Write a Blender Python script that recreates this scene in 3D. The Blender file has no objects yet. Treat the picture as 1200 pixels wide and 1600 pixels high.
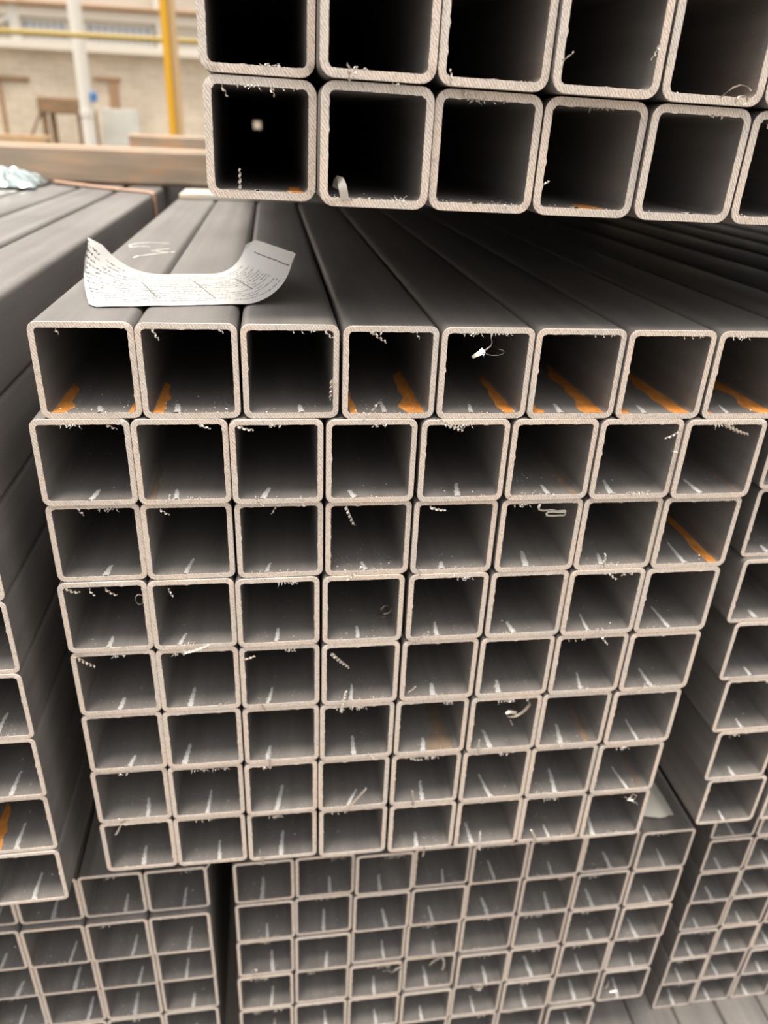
import bpy, math, random
from mathutils import Matrix, Vector, Euler, noise

C = bpy.context.scene.collection
SC = bpy.context.scene
MM = 0.001
RNG = random.Random(11)

# ------------------------------------------------------------------ camera
cam_d = bpy.data.cameras.new('camera')
cam = bpy.data.objects.new('camera', cam_d)
C.objects.link(cam)
SC.camera = cam
R_ = (0.98981, -0.136417, 0.040766)
U_ = (0.02627, 0.456385, 0.889395)
F_ = (0.139934, 0.879263, -0.455319)
cam.matrix_world = Matrix(((R_[0], U_[0], -F_[0], 0.15153),
                           (R_[1], U_[1], -F_[1], -0.45793),
                           (R_[2], U_[2], -F_[2], 0.10630),
                           (0, 0, 0, 1)))
cam_d.sensor_fit = 'AUTO'
cam_d.sensor_width = 36.0
cam_d.lens = 26.25
cam_d.clip_start = 0.01
cam_d.clip_end = 200
cam_d.dof.use_dof = True
cam_d.dof.focus_distance = 0.455
cam_d.dof.aperture_fstop = 26.25 / 3.9

# ------------------------------------------------------------------ sky, sun, exposure
SC.view_settings.view_transform = 'Standard'
SC.view_settings.look = 'None'
SC.view_settings.gamma = 1.0
SC.view_settings.use_curve_mapping = False
SC.view_settings.exposure = 0.25

wd = bpy.data.worlds.new('sky')
SC.world = wd
wd.use_nodes = True
nt = wd.node_tree
nt.nodes.clear()
w_out = nt.nodes.new('ShaderNodeOutputWorld')
w_bg = nt.nodes.new('ShaderNodeBackground')
w_tc = nt.nodes.new('ShaderNodeTexCoord')
w_sep = nt.nodes.new('ShaderNodeSeparateXYZ')
w_rmp = nt.nodes.new('ShaderNodeValToRGB')
nt.links.new(w_tc.outputs['Generated'], w_sep.inputs[0])
nt.links.new(w_sep.outputs['Z'], w_rmp.inputs[0])
w_rmp.color_ramp.elements[0].position = 0.0
w_rmp.color_ramp.elements[0].color = (0.42, 0.392, 0.362, 1)
w_rmp.color_ramp.elements[1].position = 0.95
w_rmp.color_ramp.elements[1].color = (2.0, 1.93, 1.86, 1)      # hazy noon: glare overhead, dim towards the horizon
for _p, _c in ((0.30, (0.50, 0.475, 0.45, 1)), (0.60, (0.95, 0.91, 0.87, 1))):
    _e = w_rmp.color_ramp.elements.new(_p)
    _e.color = _c
nt.links.new(w_rmp.outputs[0], w_bg.inputs['Color'])
nt.links.new(w_bg.outputs[0], w_out.inputs['Surface'])
w_bg.inputs['Strength'].default_value = 1.3

sun_d = bpy.data.lights.new('sun', 'SUN')
sun_d.energy = 3.2
sun_d.angle = math.radians(17.0)       # sun through thin haze: soft-edged shadows
sun_d.color = (1.0, 0.91, 0.78)
sun = bpy.data.objects.new('sun', sun_d)
C.objects.link(sun)
sun.location = (0, 0, 6)
sun.rotation_euler = Vector((-0.16, -0.17, 1.0)).to_track_quat('Z', 'Y').to_euler()


# ------------------------------------------------------------------ helpers
def mesh(name, verts, faces, mat, uvs=None, smooth=None):
    me = bpy.data.meshes.new(name)
    me.from_pydata([tuple(v) for v in verts], [], faces)
    if uvs:
        lay = me.uv_layers.new(name='UVMap')
        for lp in me.loops:
            lay.data[lp.index].uv = uvs[lp.vertex_index]
    if smooth is not None:
        me.polygons.foreach_set('use_smooth', [True] * len(me.polygons))
        me.set_sharp_from_angle(angle=math.radians(smooth))
    if mat:
        me.materials.append(mat)
    me.update()
    return me


def obj(name, me, parent=None, loc=None, rot=None, scl=None):
    o = bpy.data.objects.new(name, me)
    C.objects.link(o)
    if parent:
        o.parent = parent
    if loc is not None:
        o.location = loc
    if rot is not None:
        o.rotation_euler = rot
    if scl is not None:
        o.scale = scl
    return o


def tag(o, label, cat, group=None, kind=None):
    o['label'] = label
    o['category'] = cat
    if group:
        o['group'] = group
    if kind:
        o['kind'] = kind
    return o


def thing(name, label, cat, loc=(0, 0, 0), rot=(0, 0, 0), group=None):
    o = bpy.data.objects.new(name, None)
    o.empty_display_size = 0.02
    C.objects.link(o)
    o.location = loc
    o.rotation_euler = rot
    return tag(o, label, cat, group)


class MB:
    def __init__(self):
        self.v, self.f = [], []

    def box(self, x0, x1, y0, y1, z0, z1, bev=0.0):
        n = len(self.v)
        if bev <= 0:
            self.v += [(x, y, z) for z in (z0, z1) for y in (y0, y1) for x in (x0, x1)]
            self.f += [tuple(n + i for i in q) for q in
                       ((0, 2, 3, 1), (4, 5, 7, 6), (0, 1, 5, 4), (2, 6, 7, 3), (0, 4, 6, 2), (1, 3, 7, 5))]
            return self
        b = bev
        idx = {}
        for sx in (0, 1):
            for sy in (0, 1):
                for sz in (0, 1):
                    X, Y, Z = (x0, x1)[sx], (y0, y1)[sy], (z0, z1)[sz]
                    dx, dy, dz = (b, -b)[sx], (b, -b)[sy], (b, -b)[sz]
                    for a, p in enumerate(((X, Y + dy, Z + dz), (X + dx, Y, Z + dz), (X + dx, Y + dy, Z))):
                        idx[sx, sy, sz, a] = len(self.v)
                        self.v.append(p)
        F = self.f

        def q(*k):
            F.append(tuple(idx[i] for i in k))
        for s in (0, 1):
            q((s, 0, 0, 0), (s, 1, 0, 0), (s, 1, 1, 0), (s, 0, 1, 0))
            q((0, s, 0, 1), (1, s, 0, 1), (1, s, 1, 1), (0, s, 1, 1))
            q((0, 0, s, 2), (1, 0, s, 2), (1, 1, s, 2), (0, 1, s, 2))
            for t in (0, 1):
                q((s, t, 0, 0), (s, t, 1, 0), (s, t, 1, 1), (s, t, 0, 1))
                q((s, 0, t, 0), (s, 1, t, 0), (s, 1, t, 2), (s, 0, t, 2))
                q((0, s, t, 1), (1, s, t, 1), (1, s, t, 2), (0, s, t, 2))
                for u in (0, 1):
                    q((s, t, u, 0), (s, t, u, 1), (s, t, u, 2))
        return self

    def tube(self, pts, r, n=10, cap=True):
        base = len(self.v)
        P = [Vector(p) for p in pts]
        for i, p in enumerate(P):
            d = (P[min(i + 1, len(P) - 1)] - P[max(i - 1, 0)]).normalized()
            a = d.orthogonal().normalized() if abs(d.z) > .9 else d.cross(Vector((0, 0, 1))).normalized()
            b = d.cross(a)
            for k in range(n):
                t = 2 * math.pi * k / n
                self.v.append(tuple(p + r * (math.cos(t) * a + math.sin(t) * b)))
        for i in range(len(P) - 1):
            for k in range(n):
                k2 = (k + 1) % n
                self.f.append((base + i * n + k, base + i * n + k2, base + (i + 1) * n + k2, base + (i + 1) * n + k))
        if cap:
            self.f.append(tuple(base + k for k in range(n))[::-1])
            self.f.append(tuple(base + (len(P) - 1) * n + k for k in range(n)))
        return self

    def me(self, name, mat, smooth=None):
        m = mesh(name, self.v, self.f, mat, smooth=smooth)
        import bmesh
        bm = bmesh.new()
        bm.from_mesh(m)
        bmesh.ops.recalc_face_normals(bm, faces=bm.faces)
        bm.to_mesh(m)
        bm.free()
        return m


# ------------------------------------------------------------------ materials
def new_mat(name, base=(.5, .5, .5), rough=.5, metal=0.0):
    m = bpy.data.materials.new(name)
    m.use_nodes = True
    b = m.node_tree.nodes['Principled BSDF']
    b.inputs['Base Color'].default_value = (*base, 1)
    b.inputs['Roughness'].default_value = rough
    b.inputs['Metallic'].default_value = metal
    return m, m.node_tree, b


def nd(t, kind, **kw):
    n = t.nodes.new(kind)
    for k, v in kw.items():
        setattr(n, k, v)
    return n


def ramp(t, src, stops):
    r = nd(t, 'ShaderNodeValToRGB')
    e = r.color_ramp.elements
    while len(e) < len(stops):
        e.new(0.5)
    for i, (p, c) in enumerate(stops):
        e[i].position = p
        e[i].color = (*c, 1) if len(c) == 3 else c
    t.links.new(src, r.inputs[0])
    return r.outputs[0]


def coords(t, scale, kind='Object', rot=(0, 0, 0)):
    tc = nd(t, 'ShaderNodeTexCoord')
    mp = nd(t, 'ShaderNodeMapping')
    mp.inputs['Scale'].default_value = scale
    mp.inputs['Rotation'].default_value = rot
    t.links.new(tc.outputs[kind], mp.inputs['Vector'])
    return mp.outputs[0]


def noise_tex(t, vec, scale, detail=3.0, rough=.55, rnd=False):
    n = nd(t, 'ShaderNodeTexNoise')
    n.inputs['Scale'].default_value = scale
    n.inputs['Detail'].default_value = detail
    n.inputs['Roughness'].default_value = rough
    t.links.new(vec, n.inputs['Vector'])
    if rnd:
        n.noise_dimensions = '4D'
        oi = nd(t, 'ShaderNodeObjectInfo')
        mu = nd(t, 'ShaderNodeMath', operation='MULTIPLY')
        mu.inputs[1].default_value = 37.0
        t.links.new(oi.outputs['Random'], mu.inputs[0])
        t.links.new(mu.outputs[0], n.inputs['W'])
    return n.outputs['Fac']


def mix(t, fac, a, b, blend='MIX'):
    m = nd(t, 'ShaderNodeMix', data_type='RGBA', blend_type=blend)
    for i, v in ((0, fac), (6, a), (7, b)):
        if hasattr(v, 'is_output'):
            t.links.new(v, m.inputs[i])
        elif i == 0:
            m.inputs[0].default_value = v
        else:
            m.inputs[i].default_value = (*v, 1)
    return m.outputs[2]


def bump(t, b, h, strength, dist):
    n = nd(t, 'ShaderNodeBump')
    n.inputs['Strength'].default_value = strength
    n.inputs['Distance'].default_value = dist
    t.links.new(h, n.inputs['Height'])
    t.links.new(n.outputs[0], b.inputs['Normal'])


# mill-scale steel skin: long drawn streaks along the tube, faint speckle
M_SKIN, t, b = new_mat('mill_scale_steel', rough=.5, metal=.28)
s1 = noise_tex(t, coords(t, (70, 1.3, 70)), 1.0, 3, .6, True)
c1 = ramp(t, s1, [(.25, (.184, .177, .174)), (.75, (.268, .257, .250))])
s2 = noise_tex(t, coords(t, (1, .35, 1)), 900, 2, .6, True)
c2 = ramp(t, s2, [(.62, (0, 0, 0)), (.78, (1, 1, 1))])
s3 = noise_tex(t, coords(t, (16, 5, 16)), 1.0, 4, .6, True)
c3 = ramp(t, s3, [(.35, (.86, .84, .84)), (.65, (1.10, 1.08, 1.05))])
mulc = mix(t, 1.0, c1, c3, 'MULTIPLY')
fac2 = nd(t, 'ShaderNodeMath', operation='MULTIPLY')
fac2.inputs[1].default_value = .55
t.links.new(c2, fac2.inputs[0])
t.links.new(mix(t, fac2.outputs[0], mulc, (.52, .50, .47)), b.inputs['Base Color'])
t.links.new(ramp(t, s3, [(.3, (.38,) * 3), (.7, (.54,) * 3)]), b.inputs['Roughness'])
bump(t, b, s2, .12, .0003)

# sawn end: bright cut steel, slanting saw lines
M_CUT, t, b = new_mat('sawn_steel', rough=.5, metal=.30)
wv = nd(t, 'ShaderNodeTexWave', wave_type='BANDS', bands_direction='X')
wv.inputs['Scale'].default_value = 215
wv.inputs['Distortion'].default_value = 6.0
wv.inputs['Detail'].default_value = 2
wv.inputs['Detail Scale'].default_value = 1.4
t.links.new(coords(t, (1, 1, 1), rot=(0, math.radians(32), 0)), wv.inputs['Vector'])
nz = noise_tex(t, coords(t, (1, 1, 1)), 420, 4, .7, True)
nb = noise_tex(t, coords(t, (1, 1, 1)), 26, 2, .5, True)
cA = ramp(t, wv.outputs['Fac'], [(.1, (.60, .53, .48)), (.7, (.82, .74, .67))])
cB = ramp(t, nz, [(.30, (.74, .73, .72)), (.50, (1.04, 1.04, 1.03))])
cC = ramp(t, nb, [(.3, (.92, .95, .98)), (.7, (1.05, .99, .95))])
t.links.new(mix(t, 1.0, mix(t, 1.0, cA, cB, 'MULTIPLY'), cC, 'MULTIPLY'), b.inputs['Base Color'])
bump(t, b, wv.outputs['Fac'], .22, .0004)

M_BURR, t, b = new_mat('bright_swarf', (.62, .585, .535), .38, .75)
M_CURL, t, b = new_mat('dull_swarf', (.46, .41, .35), .42, .7)

# bright smear left on the inside floor by the internal weld
M_STREAK, t, b = new_mat('weld_smear', rough=.42, metal=.4)
n1 = noise_tex(t, coords(t, (900, 90, 900)), 1.0, 3, .6, True)
t.links.new(ramp(t, n1, [(.30, (.42, .415, .41)), (.56, (.92, .92, .91))]), b.inputs['Base Color'])
bump(t, b, n1, .3, .0003)

M_RUST, t, b = new_mat('orange_rust', rough=.8)
n1 = noise_tex(t, coords(t, (1, .5, 1)), 150, 4, .6, True)
t.links.new(ramp(t, n1, [(.28, (.36, .125, .025)), (.5, (.62, .235, .04)), (.70, (.74, .33, .075))]), b.inputs['Base Color'])
M_RUST2, t, b = new_mat('brown_rust_film', rough=.75)
n1 = noise_tex(t, coords(t, (1, .5, 1)), 120, 4, .6, True)
t.links.new(ramp(t, n1, [(.32, (.16, .13, .11)), (.7, (.25, .175, .115))]), b.inputs['Base Color'])

M_CHALK, t, b = new_mat('white_chalk', (.80, .78, .74), .9)


def wood(name, dark, light, scale=(3, 40, 40)):
    m, t, b = new_mat(name, rough=.8)
    n1 = noise_tex(t, coords(t, scale), 1.0, 4, .6, True)
    n2 = noise_tex(t, coords(t, (8, 20, 22)), 1.0, 3, .6, True)
    g = ramp(t, n1, [(.3, dark), (.7, light)])
    t.links.new(mix(t, 1.0, g, ramp(t, n2, [(.38, (.84, .90, .95)), (.55, (1.0, 1.0, 1.0)), (.68, (1.30, 1.0, .74))]), 'MULTIPLY'), b.inputs['Base Color'])
    bump(t, b, n1, .3, .002)
    return m


M_TIMBER = wood('weathered_timber', (.32, .235, .165), (.48, .365, .27))
M_PLANK = wood('orange_plank', (.50, .33, .18), (.68, .47, .28))
M_BATTEN = wood('pale_batten', (.56, .52, .45), (.70, .65, .57))
M_RACKWOOD = wood('brown_wood', (.22, .14, .08), (.38, .25, .14))

# printed label paper: dot-print rows and ruled lines, flat print in UV (u along, v across)
M_PAPER, t, b = new_mat('label_paper', rough=.65)
tc = nd(t, 'ShaderNodeTexCoord')
sep = nd(t, 'ShaderNodeSeparateXYZ')
t.links.new(tc.outputs['UV'], sep.inputs[0])


def M(op, a, bb=None, cc=None):
    n = nd(t, 'ShaderNodeMath', operation=op)
    for i, v in enumerate((a, bb, cc)):
        if v is None:
            continue
        if hasattr(v, 'is_output'):
            t.links.new(v, n.inputs[i])
        else:
            n.inputs[i].default_value = v
    return n.outputs[0]


u, v = sep.outputs['X'], sep.outputs['Y']          # both in millimetres
row = M('FRACT', M('MULTIPLY', v, 1 / 6.2))
inrow = M('LESS_THAN', row, .42)
cmb = nd(t, 'ShaderNodeCombineXYZ')
t.links.new(M('MULTIPLY', u, 1.0), cmb.inputs[0])
t.links.new(M('MULTIPLY', v, .8), cmb.inputs[1])
gl = nd(t, 'ShaderNodeTexNoise')
gl.inputs['Scale'].default_value = .75
gl.inputs['Detail'].default_value = 1
t.links.new(cmb.outputs[0], gl.inputs['Vector'])
glyph = M('GREATER_THAN', gl.outputs['Fac'], .50)
cmb2 = nd(t, 'ShaderNodeCombineXYZ')
t.links.new(M('MULTIPLY', u, .09), cmb2.inputs[0])
t.links.new(M('FLOOR', M('MULTIPLY', v, 1 / 6.2)), cmb2.inputs[1])
wd_ = nd(t, 'ShaderNodeTexNoise')
wd_.inputs['Scale'].default_value = .9
wd_.inputs['Detail'].default_value = 1
t.links.new(cmb2.outputs[0], wd_.inputs['Vector'])
word = M('GREATER_THAN', wd_.outputs['Fac'], .44)
inside = M('MULTIPLY', M('GREATER_THAN', v, 9), M('LESS_THAN', v, 104))
inside = M('MULTIPLY', inside, M('MULTIPLY', M('GREATER_THAN', u, 5), M('LESS_THAN', u, 128)))
ink = M('MULTIPLY', M('MULTIPLY', M('MULTIPLY', inrow, glyph), word), inside)
for u0, v0, v1 in ((45, 26, 82), (82, 20, 84), (112, 34, 80), (139, 14, 98)):
    ln = M('LESS_THAN', M('ABSOLUTE', M('SUBTRACT', u, u0)), .42)
    ln = M('MULTIPLY', ln, M('MULTIPLY', M('GREATER_THAN', v, v0), M('LESS_THAN', v, v1)))
    ink = M('MAXIMUM', ink, M('MULTIPLY', ln, 1.0))
t.links.new(mix(t, M('MULTIPLY', ink, .9), (.53, .525, .51), (.05, .05, .065)), b.inputs['Base Color'])

M_WHITE, t, b = new_mat('white_paint', (.80, .78, .72), .5)
M_YELLOW, t, b = new_mat('yellow_paint', (.78, .42, .015), .45)
M_TAN, t, b = new_mat('post_shade_tan', (.62, .45, .25), .7)  # yellow post's shaded side, shade given as a tan colour
M_OLIVE, t, b = new_mat('ochre_pipe_paint', (.42, .30, .06), .5)
M_GLASS, t, b = new_mat('bluish_window_glass', (.50, .56, .68), .12)
M_LEDGE, t, b = new_mat('cream_ledge', (.84, .78, .68), .8)
M_BROWN, t, b = new_mat('brown_ledge', (.44, .28, .16), .8)
M_STRAPM, t, b = new_mat('rusty_strap_steel', (.62, .38, .26), .6, .2)
M_BLUE, t, b = new_mat('blue_plastic', (.06, .22, .55), .4)
M_SLAB, t, b = new_mat('pale_slab', (.62, .62, .57), .8)
n1 = noise_tex(t, coords(t, (3, 3, 3)), 1.0, 4)
t.links.new(ramp(t, n1, [(.3, (.52, .52, .48)), (.7, (.68, .68, .62))]), b.inputs['Base Color'])
M_FOIL, t, b = new_mat('crumpled_clear_wrap', (.34, .40, .40), .15, .75)

M_WALL, t, b = new_mat('pale_brick_wall', rough=.9)
br = nd(t, 'ShaderNodeTexBrick')
br.inputs['Scale'].default_value = 1.0
br.inputs['Brick Width'].default_value = .26
br.inputs['Row Height'].default_value = .085
br.inputs['Mortar Size'].default_value = .008
br.inputs['Color1'].default_value = (.74, .65, .52, 1)
br.inputs['Color2'].default_value = (.66, .57, .45, 1)
br.inputs['Mortar'].default_value = (.78, .71, .60, 1)
t.links.new(coords(t, (1, 1, 1), rot=(math.radians(90), 0, 0)), br.inputs['Vector'])
n1 = noise_tex(t, coords(t, (1.4, 1.4, 1.4)), 1.0, 4, .6)
t.links.new(mix(t, 1.0, br.outputs['Color'], ramp(t, n1, [(.3, (.82, .80, .78)), (.68, (1.14, 1.12, 1.1))]), 'MULTIPLY'), b.inputs['Base Color'])
bump(t, b, br.outputs['Fac'], .3, .01)

M_PANEL, t, b = new_mat('pale_upper_cladding', rough=.8)
n1 = noise_tex(t, coords(t, (.8, .8, 2.5)), 1.0, 3)
t.links.new(ramp(t, n1, [(.3, (.66, .62, .55)), (.7, (.80, .76, .68))]), b.inputs['Base Color'])

M_GROUND, t, b = new_mat('dusty_concrete', rough=.9)
n1 = noise_tex(t, coords(t, (2, 2, 2)), 1.0, 6, .6)
t.links.new(ramp(t, n1, [(.3, (.15, .135, .118)), (.7, (.24, .218, .19))]), b.inputs['Base Color'])
bump(t, b, n1, .4, .01)

# ------------------------------------------------------------------ large structure: ground and the building across the yard
g = obj('floor', MB().box(-14, 14, -12, 15.2, -1.10, -.98).me('floor', M_GROUND))
g['kind'] = 'structure'
WY = 14.0


def bx(X10, Y=WY):          # lateral / vertical places on the far facade
    return .1515 + (X10 - .1515) * (Y + .458) / 10.458


def bz(Z10, Y=WY):
    return .1063 + (Z10 - .1063) * (Y + .458) / 10.458


wall = obj('wall_back', MB().box(-9, 9, WY, WY + .3, -.98, 1.02).me('wall_back', M_WALL))
wall['kind'] = 'structure'
up = obj('wall_back', MB().box(-9, 9, WY + .02, WY + .3, 1.02, 4.5).me('wall_back_upper', M_PANEL))
up['kind'] = 'structure'


def trim(n, x0, x1, z0, z1, d, m):
    o = obj('trim_%d' % n, MB().box(x0, x1, WY - d, WY + .03, z0, z1, .01).me('trim_%d' % n, m))
    o['kind'] = 'structure'


trim(1, -9, 9, 1.005, 1.12, .14, M_LEDGE)      # pale string course over the brick
trim(2, -9, 9, 1.44, 1.58, .12, M_LEDGE)       # cream lintel band over the windows
trim(3, -9, 9, 1.585, 1.635, .20, M_BROWN)     # brown drip edge
trim(4, -9, 9, 2.2, 2.32, .08, M_LEDGE)
trim(5, -4.12, -3.62, .56, .62, .05, M_RACKWOOD)     # dark lintel of the blocked doorway
trim(6, -4.12, -4.06, -.98, .56, .03, M_BROWN)
trim(7, -2.62, -2.20, .63, .68, .05, M_BROWN)
trim(8, -2.40, -2.26, .20, .63, .04, M_BROWN)


def window(n, x0, x1, z0, z1, nx, nz):
    fr = MB()
    w = .04
    fr.box(x0, x1, WY - .03, WY + .02, z0, z0 + w).box(x0, x1, WY - .03, WY + .02, z1 - w, z1)
    fr.box(x0, x0 + w, WY - .03, WY + .02, z0 + w, z1 - w).box(x1 - w, x1, WY - .03, WY + .02, z0 + w, z1 - w)
    o = obj('window_%d' % n, fr.me('window_%d' % n, M_WHITE))
    o['kind'] = 'structure'
    px, pz = (x1 - x0 - 2 * w) / nx, (z1 - z0 - 2 * w) / nz
    pm = MB().box(.012, px - .012, WY - .008, WY + .015, .012, pz - .012).me('pane', M_GLASS)
    bars = MB()
    for i in range(1, nx):
        bars.box(x0 + w + i * px - .014, x0 + w + i * px + .014, WY - .025, WY + .018, z0 + w, z1 - w)
    for k in range(1, nz):
        bars.box(x0 + w, x1 - w, WY - .024, WY + .017, z0 + w + k * pz - .012, z0 + w + k * pz + .012)
    obj('glazing_bars', bars.me('glazing_bars', M_WHITE), o)
    for i in range(nx):
        for k in range(nz):
            obj('pane', pm, o, (x0 + w + i * px, 0, z0 + w + k * pz))


window(1, -3.62, -2.92, 1.135, 1.43, 6, 2)
window(2, -2.66, -1.62, 1.135, 1.43, 9, 2)
window(3, -.62, .45, 1.135, 1.43, 9, 2)
window(4, -5.0, -4.0, 1.135, 1.43, 9, 2)

# ------------------------------------------------------------------ tube meshes
ORD = ['first', 'second', 'third', 'fourth', 'fifth', 'sixth', 'seventh', 'eighth', 'ninth', 'tenth', 'eleventh', 'twelfth', 'thirteenth', 'fourteenth', 'fifteenth']
TLEN = 6.0


def profile(h, r, nside, ncorner):
    """rounded square, half size h, corner radius r; list of (x, z) counter-clockwise"""
    out = []
    cs = h - r
    for q, (sx, sz) in enumerate(((1, -1), (1, 1), (-1, 1), (-1, -1))):
        a0 = -90 + 90 * q
        for k in range(ncorner + 1):
            a = math.radians(a0 + 90 * k / ncorner)
            out.append((sx * cs + r * math.cos(a), sz * cs + r * math.sin(a)))
        nx_, nz_ = ((1, 1), (-1, 1), (-1, -1), (1, -1))[q]
        a = math.radians(a0 + 90)
        p = (sx * cs + r * math.cos(a), sz * cs + r * math.sin(a))
        a = math.radians(a0 + 90)
        qx, qz = nx_ * cs + r * math.cos(a), nz_ * cs + r * math.sin(a)
        for k in range(1, nside):
            f = k / nside
            out.append((p[0] + (qx - p[0]) * f, p[1] + (qz - p[1]) * f))
    return out


def ring_mesh(name, rings, mat, smooth=35, close=False):
    n = len(rings[0])
    v = [p for r in rings for p in r]
    f = []
    m = len(rings)
    for i in range(m if close else m - 1):
        j = (i + 1) % m
        for k in range(n):
            k2 = (k + 1) % n
            f.append((i * n + k, i * n + k2, j * n + k2, j * n + k))
    return mesh(name, v, f, mat, smooth=smooth)


def tube_meshes(size, wall_t, ro, ri, variants, seed):
    h = size / 2
    rg = random.Random(seed)

    def at(pr, y):
        return [(x, y, z + h) for x, z in pr]
    o = profile(h, ro, 1, 5)
    i = profile(h - wall_t, ri, 1, 5)
    e = .0006
    wallm = ring_mesh('tube_wall', [at(i, e), at(i, .05), at(i, TLEN), at(o, TLEN), at(o, .05), at(o, e)], M_SKIN)
    ends = []
    for k in range(variants):
        po = profile(h, ro, 18, 5)
        pi = profile(h - wall_t, ri, 18, 5)
        po2 = profile(h - .00022, ro, 18, 5)
        fr, ii = [], []
        for x, z in pi:
            d = rg.gauss(0, .00008) + (rg.random() < .09) * rg.uniform(.0001, .0006)
            L = math.hypot(x, z)
            fr.append((x * (1 - d / L), -abs(rg.gauss(0, .00005)) - (d > .0002) * .0003, z * (1 - d / L) + h))
            ii.append((x, e, z + h))
        fo = [(x + rg.gauss(0, .00004), 0, z + h + rg.gauss(0, .00004)) for x, z in po2]
        ends.append(ring_mesh('cut_end', [at(po, e), at(po, .0002), fo, fr, ii], M_CUT, smooth=30))
    return wallm, ends, size, wall_t


T_MAIN = tube_meshes(.0597, .0036, .0055, .0026, 6, 1)
T_UP = tube_meshes(.0597, .0043, .0075, .0032, 5, 2)
T_LOW = tube_meshes(.0596, .0031, .0050, .0024, 5, 3)
T_BR = tube_meshes(.0535, .0028, .0048, .0024, 4, 4)


# ---- small pieces that sit on the tube ends
def ribbon(pts, width, twist, ph=0.0, taper=True):
    """flat strip following pts, twisting as it goes"""
    P = [Vector(p) for p in pts]
    v, f = [], []
    n = len(P)
    for i, p in enumerate(P):
        d = (P[min(i + 1, n - 1)] - P[max(i - 1, 0)]).normalized()
        a = d.cross(Vector((.31, 1, .17))).normalized()
        bb = d.cross(a)
        th = ph + twist * i / (n - 1)
        w = width * (1 - .45 * i / (n - 1) if taper else 1)
        s = (math.cos(th) * a + math.sin(th) * bb) * w / 2
        v += [p - s, p + s]
        if i:
            k = 2 * i
            f.append((k - 2, k - 1, k + 1, k))
    return v, f


def thick(v, f, t_=.00012):
    """give a strip of quads a back side and edges"""
    n = len(v)
    V = [Vector(p) for p in v]
    off = []
    for i in range(0, n, 2):
        j = i + 2 if i + 2 < n else i - 2
        d = (V[j] - V[i]) if j > i else (V[i] - V[j])
        nn = d.cross(V[i + 1] - V[i])
        nn = nn.normalized() * t_ if nn.length > 1e-12 else Vector((0, t_, 0))
        off += [nn, nn]
    V2 = V + [p + o for p, o in zip(V, off)]
    F = list(f) + [tuple(n + i for i in q)[::-1] for q in f]
    for i in range(0, n - 2, 2):
        F.append((i, i + 2, n + i + 2, n + i))
        F.append((i + 1, n + i + 1, n + i + 3, i + 3))
    F.append((0, n, n + 1, 1))
    F.append((n - 2, n - 1, 2 * n - 1, 2 * n - 2))
    return V2, F


def swarf_between(p0, p1, rg, width=None, turns=None):
    p0, p1 = Vector(p0), Vector(p1)
    L = (p1 - p0).length
    n = max(10, int(L / .0004))
    sag = Vector((0, -rg.uniform(.0004, .0016), -rg.uniform(0, .0008)))
    width = width or min(.0024, .0010 + .07 * L)
    amp = width * .22
    pts = []
    tw = (turns or max(1.6, L / .0030)) * math.pi * 2 * rg.choice((-1, 1))
    for i in range(n + 1):
        u_ = i / n
        p = p0.lerp(p1, u_) + sag * math.sin(math.pi * u_ * .8)
        p += Vector((math.cos(tw * u_) * amp, math.sin(tw * u_) * amp, math.sin(tw * u_ + 1) * amp))
        pts.append(p)
    return thick(*ribbon(pts, width, tw * .5, rg.uniform(0, 3), True))


def join(parts):
    V, F = [], []
    for v, f in parts:
        n = len(V)
        V += [tuple(p) for p in v]
        F += [tuple(n + i for i in q) for q in f]
    return V, F


# ragged crumbs hanging along the cut edge: local +x along the edge, -z away from it
EDGE = []
for k in range(7):
    rg = random.Random(200 + k)
    ps = []
    L = rg.uniform(.008, .020)
    for q in range(rg.randint(6, 11)):
        x = rg.uniform(-L / 2, L / 2)
        a = Vector((x, rg.uniform(-.0008, .0003), .0003))
        e_ = a + Vector((rg.uniform(-.0022, .0022), rg.uniform(-.0012, .0006), -rg.uniform(.0002, .0015) * (1 if rg.random() < .8 else 1.8)))
        ps.append(swarf_between(a, e_, rg, width=rg.uniform(.00035, .0009), turns=1.2))
    EDGE.append(mesh('edge_burr', *join(ps), M_BURR))

# weld smear: unit length along +y on the tube floor, about 3 mm wide
STREAK = []
for k in range(7):
    rg = random.Random(300 + k)
    n = 14
    v, f = [], []
    bow = rg.uniform(-.0006, .0006)
    for i in range(n + 1):
        u_ = i / n
        w = .0021 * (1 - .5 * u_) * rg.uniform(.65, 1.2)
        if i == n:
            w *= .35
        x = bow * math.sin(3.1 * u_) + rg.gauss(0, .00018)
        z = .0006 * (1 - u_) ** 2 + .00014
        v += [(x - w, u_, .00003), (x - w * .4, u_, z), (x + w * .4, u_, z), (x + w, u_, .00003)]
        if i:
            q = 4 * i
            for a in range(3):
                f.append((q - 4 + a, q - 3 + a, q + 1 + a, q + a))
    STREAK.append(mesh('weld_streak', v, f, M_STREAK, smooth=60))

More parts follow.
